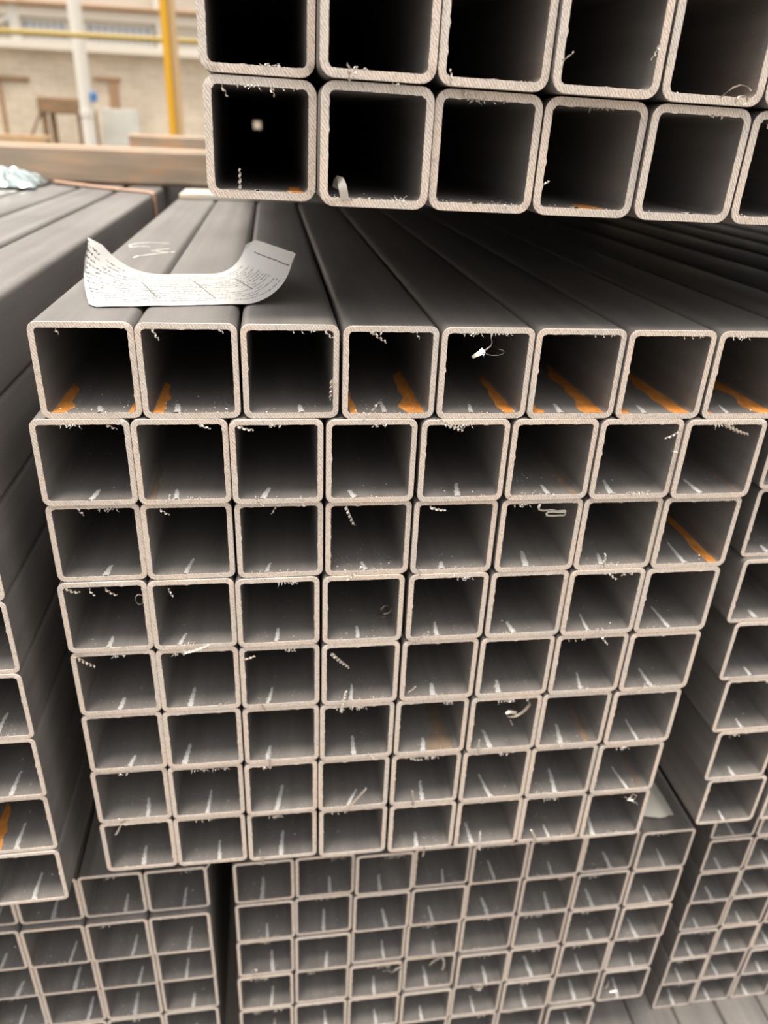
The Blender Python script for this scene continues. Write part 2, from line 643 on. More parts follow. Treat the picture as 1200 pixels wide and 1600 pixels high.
# loose flakes scattered on the tube floor (uncountable crumbs: stuff)
CHIPS = []
for k in range(7):
    rg = random.Random(400 + k)
    v, f = [], []
    heavy = k >= 5
    for q in range(70 if heavy else 22):
        x = rg.uniform(-.022, .022)
        y = .001 + (rg.random() ** 2.4) * (.05 if heavy else .085)
        s = rg.uniform(.0002, .0006) * (1.0 if rg.random() < .85 else 1.9)
        a = rg.uniform(0, 6.28)
        ca, sa = math.cos(a) * s, math.sin(a) * s
        n = len(v)
        hgt = rg.uniform(.0001, .0006)
        v += [(x - ca, y - sa, .00005), (x + sa * .6, y - ca * .6, .00005), (x + ca, y + sa, .00005),
              (x - sa * .6, y + ca * .6, .00005), (x + ca * .3, y + sa * .3, hgt)]
        f += [(n, n + 1, n + 4), (n + 1, n + 2, n + 4), (n + 2, n + 3, n + 4), (n + 3, n, n + 4)]
    CHIPS.append(mesh('metal_chips', v, f, M_BURR))


def rust_mesh(width, length, seed):
    """film of rust on the floor from x=0 (corner) inwards, irregular edge"""
    rg = random.Random(seed)
    n = 40
    v, f = [], []
    for i in range(n + 1):
        u_ = i / n
        y = .0008 + u_ * length
        k = 1 - .55 * max(0, u_ - .15)
        nz_ = noise.noise((u_ * 5 + seed, seed * .7, 0))
        w = width * k * (1 + .45 * nz_) * (1 if u_ < .85 else max(.05, (1 - u_) / .15))
        off = width * .10 * noise.noise((u_ * 6 + seed, 9.1, 0)) + width * .12 * u_
        v += [(off, y, .00004), (off + w * .33, y, .00016 + rg.uniform(0, .00005)), (off + w * .7, y, .00016), (off + w, y, .00003)]
        if i:
            q = 4 * i
            for a in range(3):
                f.append((q - 4 + a, q - 3 + a, q + 1 + a, q + a))
    return v, f


COUNT = [0]
TUBES = []


def make_tube(kit, x, y, z, label, group, rot=(0, 0, 0), streak=None, burrs=True, chips=True, heavy=False, rust=(), seed=None):
    wallm, ends, size, wt = kit
    COUNT[0] += 1
    k = COUNT[0] if seed is None else seed
    rg = random.Random(5000 + k)
    e = thing('square_tube', label, 'tube', (x, y, z), rot, group)
    obj('tube_wall', wallm, e)
    obj('cut_end', ends[rg.randrange(len(ends))], e)
    if streak is not None:
        sx, dx, L = streak
        obj('weld_streak', STREAK[rg.randrange(len(STREAK))], e, (sx, .0003, wt + .00002),
            (0, 0, -math.atan2(dx, L)), (1.0 + rg.uniform(-.25, .2), math.hypot(dx, L), 1))
    if burrs:
        h = size / 2 - wt
        for q in range(rg.choice((0, 1, 1, 2))):
            top = rg.random() < .62
            o = obj('edge_burr', EDGE[rg.randrange(len(EDGE))], e,
                    (rg.uniform(-.6, .6) * h, -.0002, size - wt if top else wt + .0002))
            if not top:
                o.rotation_euler = (math.pi, 0, 0)
    if chips:
        c = obj('metal_chips', CHIPS[rg.randrange(5, 7) if heavy else rg.randrange(5)], e, (0, 0, wt),
                None, (rg.choice((-1, 1)), rg.uniform(.8, 1.2), 1))
        c['kind'] = 'stuff'
    for n_, (side, off, width, length, mat) in enumerate(rust):
        v, f = rust_mesh(width, length, k * 3.7 + n_)
        xin = size / 2 - wt - .0012 - off
        if side == 'R':
            v = [(xin - a, b_, c_) for a, b_, c_ in v]
        else:
            v = [(-xin + a, b_, c_) for a, b_, c_ in v]
        obj('rust_streak', mesh('rust_streak', v, f, mat, smooth=60), e, (0, 0, wt))
    e['half'] = size / 2
    TUBES.append(e)
    return e


def relax(xs, pitch):
    xs = list(xs)
    for _ in range(60):
        for i in range(len(xs) - 1):
            d = xs[i + 1] - xs[i]
            if d < pitch:
                xs[i] -= (pitch - d) / 2
                xs[i + 1] += (pitch - d) / 2
    return xs


# ------------------------------------------------------------------ the large middle bundle, 8 x 8
JOINTS = {1: [9.9, 69.5, 130.4, 192.6, 254.0, 315.0, 375.0, 436.5, 497.5],
          2: [1.0, 61.0, 121.5, 182.0, 244.4, 306.4, 367.4, 427.8, 487.5],
          3: [1.2, 59.8, 121.1, 183.0, 243.7, 305.4, 367.9, 426.6, 486.7],
          4: [-.5, 58.9, 119.3, 179.8, 243.2, 305.4, 366.2, 426.2, 484.5],
          5: [-.5, 58.8, 119.3, 180.0, 242.2, 303.5, 364.9, 424.7, 485.8],
          6: [-1.0, 57.7, 118.7, 180.1, 239.7, 302.5, 362.5, 422.4, 484.0],
          7: [-3.2, 56.1, 117.6, 178.6, 238.7, 302.2, 361.9, 421.4, 480.0],
          8: [-3.7, 55.6, 116.7, 178.7, 240.2, 302.5, 363.0, 422.9, 480.0]}
YROW = {1: -.5, 2: -1.7, 3: .6, 4: -.4, 5: -.4, 6: .2, 7: .7, 8: 1.6}
STREAKS = {(r, c): (x, dx, L) for r, c, x, dx, L in [
    (1, 0, 44, -3, 13), (1, 1, 90, -1, 17), (1, 2, 168, -1, 15), (1, 3, 221, 0, 23), (1, 4, 278, 3, 18), (1, 5, 339, 2, 19), (1, 6, 397, 2, 17), (1, 7, 457, 3, 17),
    (2, 0, 30, 3, 16), (2, 1, 85, -1, 15), (2, 2, 141, 5, 17), (2, 3, 204, -4, 12), (2, 4, 274, 4, 21), (2, 5, 339, 0, 16), (2, 6, 385, 4, 23), (2, 7, 452, -1, 24),
    (3, 0, 32, 2, 14), (3, 1, 86, 4, 21), (3, 2, 142, 3, 13), (3, 3, 213, -2, 12), (3, 4, 268, 2, 10), (3, 5, 331, 4, 23), (3, 6, 389, 4, 16), (3, 7, 455, 2, 31),
    (4, 0, 27, 1, 13), (4, 1, 77, 4, 14), (4, 2, 147, 2, 17), (4, 3, 208, 1, 16), (4, 4, 269, 2, 18), (4, 5, 330, -2, 15), (4, 6, 389, 2, 22), (4, 7, 456, -1, 29),
    (5, 0, 27, 2, 14), (5, 1, 80, 2, 22), (5, 2, 139, 4, 19), (5, 3, 204, 3, 18), (5, 4, 270, 2, 15), (5, 5, 324, 3, 16), (5, 6, 393, 5, 21), (5, 7, 454, 0, 23),
    (6, 0, 28, 3, 12), (6, 1, 71, 3, 22), (6, 2, 138, 2, 15), (6, 3, 208, 1, 22), (6, 4, 266, 3, 15), (6, 5, 324, -1, 21), (6, 6, 386, 4, 23), (6, 7, 455, 0, 25),
    (7, 0, 36, -2, 20), (7, 1, 85, 2, 25), (7, 2, 143, 6, 27), (7, 3, 204, 10, 17), (7, 4, 270, 2, 22), (7, 5, 331, -4, 26), (7, 6, 390, 4, 27), (7, 7, 458, -4, 26),
    (8, 0, 27, -1, 20), (8, 1, 92, -1, 20), (8, 2, 146, 2, 26), (8, 4, 268, 2, 16), (8, 5, 320, -1, 23), (8, 6, 394, -1, 14), (8, 7, 436, 4, 27)]}
R1, R2 = M_RUST, M_RUST2
RUST = {(1, 0): [('L', .000, .010, .060, R1), ('R', 0, .0035, .028, R1)],
        (1, 1): [('L', 0, .008, .065, R1)],
        (1, 3): [('L', 0, .0055, .050, R1), ('R', .001, .012, .095, R1)],
        (1, 4): [('R', .001, .009, .085, R1)],
        (1, 5): [('L', 0, .0075, .030, R1), ('R', .0, .013, .115, R1)],
        (1, 6): [('L', 0, .006, .022, R1), ('R', 0, .014, .115, R1)],
        (1, 7): [('L', .0, .003, .02, R1), ('R', 0, .014, .120, R1)],
        (2, 1): [('L', 0, .006, .06, R2)],
        (2, 5): [('R', .002, .006, .09, R2)],
        (2, 7): [('R', 0, .005, .10, R2)],
        (3, 7): [('R', 0, .0085, .150, R1)],
        (6, 4): [('R', .004, .018, .06, R2)],
        (6, 6): [('R', .004, .006, .09, R2)],
        (7, 7): [('R', .004, .005, .07, R2)]}
LOOK = {(1, 0): 'rust-stained square tube', (1, 1): 'square tube rusted at left',
        (1, 3): 'square tube with two rust streaks', (1, 4): 'square tube with a dangling ribbon shaving',
        (1, 5): 'square tube with broad orange rust', (1, 6): 'square tube with orange rust strip',
        (1, 7): 'rusty square tube cut by the frame', (3, 7): 'square tube with long rust streak',
        (3, 5): 'square tube with folded strip shaving', (4, 3): 'square tube holding a tangled rusty shaving',
        (6, 5): 'square tube with looped ribbon shaving', (7, 0): 'square tube with white crumpled shaving',
        (6, 4): 'square tube with brownish floor', (3, 3): 'square tube with hanging twisted burr'}
MAIN = {}
for r in range(1, 9):
    J = JOINTS[r]
    xs = relax([(J[i] + J[i + 1]) / 2 for i in range(8)], 60.0)
    for c in range(8):
        zb = -.05985 * r
        y = (YROW[r] * MM - .0261 * xs[c] * MM - .0072 * zb) + RNG.uniform(-.0006, .0006)
        s = STREAKS.get((r, c))
        st = None
        if s:
            st = ((max(-20, min(20, s[0] - xs[c]))) * MM, s[1] * MM, s[2] * MM * 1.05)
        look = LOOK.get((r, c), 'grey square tube')
        lab = '%s, %s from left in %s row of middle bundle' % (look, ORD[c], ORD[r - 1] if r < 8 else 'lowest')
        MAIN[r, c] = make_tube(T_MAIN, xs[c] * MM, y, zb, lab, 'square tubes of the large middle bundle',
                               streak=st, heavy=(r == 1 and c in (0, 1, 3)) or (r, c) in ((2, 5), (3, 3), (8, 4)), rust=RUST.get((r, c), ()))

# ------------------------------------------------------------------ the raised upper stack, two rows in view
UB = [118.8, 177.8, 241.8, 304.0, 366.3, 431.3, 494, 557, 620, 683, 746, 809, 872, 935, 998, 1061]
UA = [118.6, 176.9, 242.5, 305.6, 371.5, 436.5, 499, 562, 625, 688]
YB = [0, -20, -16, -16, -18, -17, -17, -18, -16] + [-17] * 6  # trailing columns are out of view, added to shade the tube tops below
YA = [-1, -24, -22, -25, -22, -22, -21, -23, -22]
ROLL = math.radians(.75)
UROT = (0, ROLL, math.radians(.75))


def unscale(X, Y):
    return 151.5 + (X - 151.5) * (Y + 457.9) / 457.9


URUST = {('A', 2): [('R', 0, .012, .05, R1)], ('A', 4): [('R', 0, .020, .06, R1)],
         ('B', 0): [('R', 0, .010, .05, R1)], ('B', 3): [('R', .008, .018, .030, R1)]}
ULOOK = {('A', 2): 'upper tube with rust at right', ('A', 4): 'upper tube with wiry shaving and rust',
         ('B', 0): 'upper tube open to daylight', ('B', 1): 'upper tube holding a bright curled strip',
         ('B', 3): 'upper tube with orange rust patch'}
UPPER = {}
for rowname, JJ, YY, word, zb0 in (('B', UB, YB, 'lower', 68.6), ('A', UA, YA, 'upper', 129.1)):
    xs = relax([(unscale(JJ[i], YY[i]) + unscale(JJ[i + 1], YY[i])) / 2 for i in range(len(YY))], 60.6)
    for c in range(len(YY)):
        z = zb0 - math.tan(ROLL) * (xs[c] - 148)
        lab = '%s, %s from left, %s row of raised stack' % (ULOOK.get((rowname, c), 'grey square tube'), ORD[c], word)
        st = (RNG.uniform(-.004, .008), 0, .011) if rowname == 'B' else None
        UPPER[rowname, c] = make_tube(T_UP, xs[c] * MM, YY[c] * MM, z * MM, lab, 'square tubes of the raised upper stack', rot=UROT,
                                      streak=st, heavy=(rowname, c) in (('B', 1), ('B', 2)), rust=URUST.get((rowname, c), ()))

# ------------------------------------------------------------------ left bundle
LROT = (0, 0, math.radians(.55))
for r in range(1, 9):
    zb = -.0598 * r
    for c in range(5):
        if r == 1:
            x = (-25 - 29.9 - 66.5 * c)
        else:
            x = -28.5 - 29.9 - (r - 5) * .8 - (62.5 if r < 5 else 60.6) * c + random.Random(r * 7 + c).uniform(-.5, .5)
        look = 'grey square tube with sunlit top' if r == 1 else 'dark grey square tube'
        if r == 7 and c == 0:
            look = 'square tube with rusty left floor'
        lab = '%s, %s from right in %s row of left bundle' % (look, ORD[c], ORD[r - 1] if r < 8 else 'lowest')
        make_tube(T_LOW, x * MM, -.019 + RNG.uniform(-.001, .001), zb, lab, 'square tubes of the left bundle', rot=LROT,
                  streak=(RNG.uniform(-.004, .004), .001, .026) if c < 2 else None, burrs=c < 1 and r > 3, chips=c < 2,
                  rust=[('L', .002, .009, .05, R1)] if (r, c) == (7, 0) else ())

# ------------------------------------------------------------------ right bundle
RX = {1: 500, 2: 504, 3: 507, 4: 509, 5: 518, 6: 527, 7: 535, 8: 541}
for r in range(1, 9):
    zb = (-.0598 * r)
    for c in range(9 if r == 1 else 2):
        x0 = RX.get(r, 541) + 0
        # rows from the photograph: bottoms at -110 .. -476.6
        x = x0 + 29.9 + c * 66.5
        lab = 'grey square tube, %s from left in %s row of right bundle' % (ORD[c], ORD[r - 1] if r < 8 else 'lowest')
        make_tube(T_LOW, x * MM, -.004 + RNG.uniform(-.001, .001) + (.004 if r < 4 else 0), zb, lab, 'square tubes of the right bundle',
                  streak=(RNG.uniform(-.006, .001), .001, .012), chips=r > 2, burrs=r > 2)

# ------------------------------------------------------------------ bottom middle bundle (8 columns)
BJ = [98, 155, 214.5, 273.5, 335, 396, 457, 517.5, 578]
for r in range(1, 7):
    zb = -.534 - .0600 * r
    for c in range(8):
        if r == 6 and c == 7:
            continue
        x = 98 + 60.15 * c + 30 - 1.1 * (r - 1) * (1 - c / 7) + RNG.uniform(-.5, .5) + (1.6 * (r - 1) * c / 7 * .2)
        y = .0435 - .012 * (x - 98) * MM + RNG.uniform(-.0025, .0025)
        lab = 'grey square tube, %s from left in %s row of bottom middle bundle' % (ORD[c], ORD[r - 1])
        make_tube(T_LOW, x * MM, y, zb, lab, 'square tubes of the bottom middle bundle',
                  streak=(RNG.uniform(-.004, .008), RNG.uniform(-.002, .003), RNG.uniform(.014, .026)) if RNG.random() < .93 else None)

# ------------------------------------------------------------------ bottom left bundle
YBL = {1: 44, 2: 39, 3: 47, 4: 50, 5: 49, 6: 50}
for r in range(1, 7):
    zb = -.534 - .0600 * r - (.0015 if r > 1 else 0)
    for c in range(4):
        x = 74 - 30 - 60.4 * c - .8 * (r - 1) + RNG.uniform(-.4, .4)
        if r == 6 and c > 2:
            continue
        lab = 'grey square tube, %s from right in %s row of bottom left bundle' % (ORD[c], ORD[r - 1])
        make_tube(T_LOW, x * MM, YBL[r] * MM + RNG.uniform(-.001, .001), zb, lab, 'square tubes of the bottom left bundle',
                  streak=(RNG.uniform(-.002, .010), RNG.uniform(-.001, .003), RNG.uniform(.016, .026)))

# ------------------------------------------------------------------ bottom right bundle (smaller tubes)
for r in range(1, 8):
    zb = -.534 - .0538 * r
    for c in range(3 if r < 5 else 4):
        x = 621 + 26.9 + 55.4 * c + RNG.uniform(-.4, .4)
        lab = 'small pale-edged square tube, %s from left in %s row of bottom right bundle' % (ORD[c], ORD[r - 1] if r < 7 else 'lowest')
        make_tube(T_BR, x * MM, .060 + RNG.uniform(-.002, .002), zb, lab, 'small square tubes of the bottom right bundle',
                  streak=(RNG.uniform(-.003, .004), RNG.uniform(-.001, .003), RNG.uniform(.012, .022)))

# the bundle lying lowest at bottom right: only the brown tops show
for c in range(6):
    lab = 'brownish square tube lying lowest, %s from left under the bottom right bundle' % ORD[c]
    make_tube(T_LOW, .560 + .0605 * c, -.32, -.9115 - .0597, lab, 'lowest tubes at bottom right', streak=None, burrs=False, chips=False)

# ------------------------------------------------------------------ timbers carrying the bundles


def timber(label, x0, x1, y0, y1, z0, z1, m, name='timber', cat='timber', group=None, knots=0):
    mb = MB()
    nseg = 14
    rg = random.Random(int(abs(x0 * 1000) + y0 * 100))
    # a slightly wavy sawn beam, chamfered
    L = x1 - x0
    v, f = [], []
    for i in range(nseg + 1):
        x = -L / 2 + L * i / nseg
        dz, dy = rg.gauss(0, .0012), rg.gauss(0, .0012)
        h, d, ch = z1 - z0, y1 - y0, min(.006, (z1 - z0) * .15)
        v += [(x, ch, 0), (x, d - ch, 0), (x, d, ch), (x, d, h - ch), (x, d - ch, h), (x, ch + dy, h), (x, dy, h - ch + dz), (x, dy, ch)]
        if i:
            q = 8 * i
            for a in range(8):
                a2 = (a + 1) % 8
                f.append((q - 8 + a, q - 8 + a2, q + a2, q + a))
    f.append(tuple(range(8)))
    f.append(tuple(8 * nseg + a for a in range(8))[::-1])
    mb.v, mb.f = v, f
    o = obj(name, mb.me(name, m), None, ((x0 + x1) / 2, y0, z0))
    return tag(o, label, cat, group)


timber('weathered timber beam lying across the left and middle bundles', -1.1, .80, 1.023, 1.115, .0005, .0600, M_TIMBER)
timber('shorter timber beam end seen behind the long beam', -.31, 1.12, 2.42, 2.52, .0005, .0600, M_TIMBER)
timber('thin pale batten lying on the middle bundle before the beam', .016, .46, .795, .90, .0004, .0075, M_BATTEN, 'batten', 'batten')
for yy, nm in ((1.3, 'near'), (4.6, 'far')):
    timber('%s timber spacer under the middle bundle' % nm, -.34, .74, yy, yy + .10, -.5335, -.4790, M_TIMBER)
    timber('%s timber bearer under the bottom bundles' % nm, -.34, .525, yy, yy + .12, -.98, -.9005, M_TIMBER)

# steel strap over the left bundle, down its side
pth = [(-.212, .993, .006), (-.20, .990, .005), (-.14, .955, .0028), (-.085, .915, .002), (-.041, .885, .0016),
       (-.0335, .878, .0005), (-.0318, .875, -.010), (-.0312, .873, -.05), (-.0312, .872, -.20), (-.0312, .872, -.482)]
v, f = [], []
for i, p in enumerate(pth):
    wv_ = Vector((0, .012, 0))
    pv = Vector(p)
    v += [pv - wv_, pv + wv_]
    if i:
        k = 2 * i
        f.append((k - 2, k - 1, k + 1, k))
V2, F2 = thick(v, f, .0008)
tag(obj('steel_strap', mesh('steel_strap', V2, F2, M_STRAPM)), 'rusty orange steel strap running over the left bundle', 'strap')

# crumpled clear wrap on the strap
v, f = [], []
n = 26
for i in range(n + 1):
    for k in range(n + 1):
        a, b_ = i / n - .5, k / n - .5
        env = max(0, 1 - (2 * a) ** 2) * max(0, 1 - (2 * b_) ** 2)
        p = Vector((a * .15, b_ * .13, 0))
        hh = env ** .5 * (.026 + .020 * noise.noise((a * 6, b_ * 6, 3.3)) + .012 * noise.noise((a * 15, b_ * 15, 1.2)))
        p.x += .012 * noise.noise((a * 7, b_ * 7, 7.7))
        p.z = .0035 + .8 * max(0, hh)
        v.append(p)
        if i and k:
            q = i * (n + 1) + k
            f.append((q - n - 2, q - n - 1, q, q - 1))
tag(obj('crumpled_wrap', mesh('crumpled_wrap', v, f, M_FOIL), None, (-.292, .935, .0005)),
    'crumpled shiny clear plastic wrap on top of left bundle', 'plastic')

# ------------------------------------------------------------------ paper label lying on the first tubes, both ends curled up
ua = Vector((.988, .155, 0))
va = Vector((-.155, .988, 0))
org = Vector((.0385, .034, .0006))
Wp, Lp = .113, .185
nu, nv = 60, 14
v, f, uvs = [], [], []
for i in range(nu + 1):
    for k in range(nv + 1):
        tt = k / nv
        rc = max(0, 1 - min(tt, 1 - tt) / .10)
        Lt = .148 - .018 * tt - .008 * rc ** 2
        sl0 = -.012 * tt + .004 * max(0, 1 - tt / .08) ** 2
        s = sl0 + (Lt - sl0) * i / nu
        z, ss = 0.0, s
        # left end: the far corner lifts; right end: the strip rolls up
        s0 = .006 + .040 * tt
        if s < s0:
            d = s0 - s
            th = min(1.0, d / .046 * (.15 + .85 * tt))
            if th > 1e-4:
                r_ = d / th
                z = r_ * (1 - math.cos(th))
                ss = s0 - r_ * math.sin(th)
        s1 = .095 - .010 * tt
        if s > s1:
            d = s - s1
            th = 1.35 * d / (Lt - s1)
            if th > 1e-4:
                r_ = (Lt - s1) / 1.35
                z = r_ * (1 - math.cos(th))
                ss = s1 + r_ * math.sin(th)
        p = org + ua * ss + va * (Wp * tt)
        # rounded corners
        p.z = .0006 + z + .0006 * abs(noise.noise((s * 40, tt * 4, 0)))
        v.append(p)
        uvs.append((s * 1000 + 18 * tt, tt * 113))
        if i and k:
            q = i * (nv + 1) + k
            f.append((q - nv - 2, q - nv - 1, q, q - 1)[::-1])
n0 = len(v)
v2 = v + [p + Vector((0, 0, -.00018)) for p in v]
f2 = f + [tuple(n0 + i for i in q)[::-1] for q in f]
rim = [i * (nv + 1) for i in range(nu + 1)] + [nu * (nv + 1) + k for k in range(1, nv + 1)] + \
      [i * (nv + 1) + nv for i in range(nu - 1, -1, -1)] + [k for k in range(nv - 1, 0, -1)]
for a, b_ in zip(rim, rim[1:] + rim[:1]):
    f2.append((a, b_, n0 + b_, n0 + a))
paper = obj('paper_label', mesh('paper_label', v2, f2, M_PAPER, uvs + uvs, smooth=60))
tag(paper, 'white printed paper label strip curled up at both ends on middle bundle', 'label')

# thin white patch on the bottom middle bundle, seen through the gap
v, f = [], []
for i in range(9):
    for k in range(7):
        v.append((.515 + .045 * i / 8 + .0 * k, .052 + .075 * k / 6 + .004 * noise.noise((i * .3, k * .4, 0)), .0012 + .002 * (1 + noise.noise((i * .4, k * .4, 5)))))
        if i and k:
            q = i * 7 + k
            f.append((q - 8, q - 1, q, q - 7))
tag(obj('white_patch', mesh('white_patch', [(a, b_, c_ - .5335) for a, b_, c_ in v], f, M_WHITE, smooth=60)),
    'thin white patch in the gap right of the middle bundle', 'paper')

# ------------------------------------------------------------------ chalk marks on the first tube of the middle bundle
CH = [[(53.7, 323.9), (43.7, 327.7), (33.7, 327.8), (24.8, 320.7), (19.4, 310.8), (20.3, 302.1), (22.7, 295.6), (29.7, 303.7), (38.9, 300.0)],
      [(64.7, 272.2), (60.6, 266.8), (55.8, 267.7), (49.6, 273.2), (43.0, 277.0)],
      [(64.5, 273.8), (59.7, 266.6), (47.9, 257.1), (40.9, 248.4), (36.0, 244.7), (34.1, 234.0)],
      [(57.9, 291.0), (52.7, 286.1), (47.3, 280.0)]]
t0 = MAIN[1, 0]
for st in CH:
    v, f = [], []
    P = [Vector((a * MM, b_ * MM, 0)) for a, b_ in st]
    Q = []
    for a, b_ in zip(P, P[1:]):
        Q += [a.lerp(b_, k / 5) for k in range(5)]
    Q.append(P[-1])
    for i, p in enumerate(Q):
        d = (Q[min(i + 1, len(Q) - 1)] - Q[max(i - 1, 0)]).normalized()
        w = Vector((-d.y, d.x, 0)) * (.0009 * (1 + .5 * noise.noise((i * .5, st[0][0], 0))))
        p = p - t0.location
        z = .0597 + .00012
        v += [(min(p.x - w.x, .026), p.y - w.y, z), (min(p.x + w.x, .0262), p.y + w.y, z)]
        if i:
            k = 2 * i
            f.append((k - 2, k - 1, k + 1, k))
    cm = obj('chalk_mark', mesh('chalk_mark', v, f, M_CHALK), t0)

# ------------------------------------------------------------------ twisted burrs hanging on cut edges (mm: x0, z0, x1, z1)
BURR = [(26.3, -4.0, 28.4, -6.9), (80.7, -2.8, 84.5, -9.2), (118.6, -2.3, 122.2, -4.9), (182.1, -2.9, 187.1, -7.1), (210.5, -3.3, 219.8, -9.1), (238.2, -3.3, 240.4, -6.4), (186.6, -34.1, 185.5, -46.7), (216.1, -48.3, 207.0, -59.1), (47.4, -63.0, 54.0, -65.5), (103.0, -63.0, 110.8, -65.2), (126.9, -63.0, 137.6, -65.2), (79.2, -118.8, 81.6, -110.3), (141.0, -120.6, 136.2, -112.4), (168.8, -121.0, 166.7, -112.8), (423.9, -68.3, 414.2, -72.5), (454.3, -63.6, 473.4, -69.8), (254.3, -59.1, 272.0, -66.2), (237.6, -61.7, 241.3, -66.2), (425.2, -83.9, 420.5, -81.5), (197.0, -122.9, 203.0, -137.0), (254.7, -123.8, 266.0, -125.5), (198.1, -182.4, 208.4, -170.8), (252.0, -180.2, 248.6, -170.3), (276.6, -180.3, 280.1, -176.6), (389.2, -177.3, 388.2, -164.0), (20.6, -119.3, 25.3, -126.0), (73.8, -123.5, 80.1, -126.9), (149.5, -123.2, 146.8, -127.0), (305.1, -53.7, 308.3, -58.2), (5.3, -182.0, 15.0, -184.9), (20.8, -183.5, 24.5, -187.9), (31.4, -183.8, 39.0, -188.9), (74.1, -185.2, 76.7, -191.2), (250.5, -240.1, 258.7, -230.2), (80.2, -240.4, 99.2, -232.4), (394.9, -181.4, 402.0, -186.7), (167.4, -241.3, 166.5, -235.3), (3.2, -241.0, 16.2, -250.4), (188.1, -246.4, 201.9, -260.0), (122.5, -250.1, 132.1, -245.7), (137.5, -301.2, 132.2, -284.7), (196.7, -304.0, 199.9, -282.0), (248.8, -289.1, 255.5, -281.0), (441.8, -298.3, 445.4, -289.0), (401.1, -242.2, 406.4, -248.0), (138.2, -362.4, 140.3, -343.4), (219.2, -352.4, 225.8, -358.7), (312.3, -357.5, 312.2, -340.9), (385.1, -357.4, 379.5, -346.8), (203.4, -415.1, 219.3, -391.6), (261.1, -417.6, 258.8, -397.9), (130.2, -481.9, 127.5, -461.4), (79.7, -482.6, 86.2, -468.9), (327.1, -480.3, 325.2, -456.1), (380.9, -476.8, 372.9, -458.8), (274.2, -485.4, 274.4, -470.8), (339.2, -328.4, 336.2, -321.2), (255.0, -360.8, 266.0, -362.3)]
UBURR = [(135.0, 72.7, 135.2, 84.2), (192.9, 127.3, 191.4, 135.1), (193.8, 129.0, 195.7, 131.9), (245.4, 127.2, 244.0, 135.4), (127.3, 123.6, 130.2, 118.7), (152.4, 123.4, 154.8, 119.8), (301.7, 141.1, 306.6, 145.4), (353.4, 152.3, 350.0, 145.2), (213.7, 127.4, 218.4, 127.3), (305.5, 84.1, 302.3, 82.8), (283.4, 68.3, 282.2, 72.3), (427.8, 117.5, 430.0, 114.1), (251.6, 126.0, 256.9, 125.1)]


def nearest(pool, x, z):
    return min(pool, key=lambda e: max(abs(e.location.x - x), abs(e.location.z + e['half'] - z)))


BW = 0
for lst, pool in ((BURR, list(MAIN.values())), (UBURR, list(UPPER.values()))):
    for x0, z0, x1, z1 in lst:
        e = nearest(pool, (.7 * x0 + .3 * x1) * MM, (.5 * z0 + .5 * z1) * MM)
        BW += 1
        rg = random.Random(900 + BW)
        p0 = Vector((x0 * MM, 0, z0 * MM)) - e.location
        p1 = Vector((x1 * MM, 0, z1 * MM)) - e.location
        p0.y, p1.y = -.0021, -.0024
        vv, ff = swarf_between(p0, p1, rg)
        o = obj('twisted_burr', mesh('twisted_burr', vv, ff, M_BURR if rg.random() < .75 else M_CURL), e)

# ------------------------------------------------------------------ loose shavings: things of their own


def shaving(label, strips, mat=M_BURR):
    vv, ff = join([thick(*ribbon([Vector(p) * MM for p in pts], w * MM, tw, ph, False), .00012) for pts, w, tw, ph in strips])
    V = [Vector(p) for p in vv]
    c = sum(V, Vector()) / len(V)
    o = obj('metal_shaving', mesh('metal_shaving', [p - c for p in V], ff, mat, smooth=50), None, c)
    return tag(o, label, 'shaving', 'loose metal shavings on the tube ends')


def arc(cx, cy, cz, rx, rz, a0, a1, n=18, dy=0.0):
    return [(cx + rx * math.cos(math.radians(a0 + (a1 - a0) * i / n)), cy + dy * i / n, cz + rz * math.sin(math.radians(a0 + (a1 - a0) * i / n))) for i in range(n + 1)]


shaving('ribbon shaving with a thin loop dangling in middle bundle top row',
        [([(285.5, -8, -2.9), (285, -9.5, -5.5), (286, -10.5, -8.5), (285.2, -11, -11), (282.5, -11.5, -12.8), (279.5, -12, -14)], 1.3, 2.2, .8),
         ([(280.5, -12, -12.8), (278, -12.5, -15), (275.5, -13, -16.2), (273.5, -13, -17.5)], 3.2, .9, .5),
         ([(281, -12, -14), (280, -13, -16), (280.6, -12.5, -17)], 1.8, 1.2, 0),
         (arc(287.5, -11, -14.2, 6, 2.2, 160, 430, 20, -2), .5, .5, 1.3)])
shaving('bright zigzag folded strip hanging in third row of middle bundle',
        [([(333, -11, -122.2), (331.9, -11.6, -124.2), (332.6, -12, -126.2), (335.5, -12, -127), (341, -12, -126.6), (346, -12.4, -127.3), (351.5, -12.4, -127)], 1.7, .3, .25),
         ([(352, -12.2, -127.4), (352.5, -11.6, -128.6), (348, -11.4, -128.6), (343, -11.4, -128.2), (338.5, -11.6, -128.4)], 1.3, .2, .2),
         ([(338.4, -11.6, -128.8), (338.6, -12.2, -130.6), (343, -12.6, -131.0), (347, -12.6, -130.7), (351.5, -12.6, -130.8), (352, -12, -129.4)], 1.9, .3, .2)])
shaving('ribbon shaving with open loop hanging in sixth row of middle bundle',
        [([(348.6, -8.5, -300.2), (347.8, -9.8, -302.5), (350.2, -10.4, -303.8), (350, -10.8, -305.5), (347.5, -11.2, -309.5), (344, -11.6, -313.2),
           (340, -12, -315.4), (335.5, -12, -316.2), (331.6, -12, -315), (330.6, -11.6, -313), (332.8, -11.2, -311.4), (336.5, -11, -312.2), (340, -10.8, -313.6)], 2.6, 1.9, .6)], M_CURL)
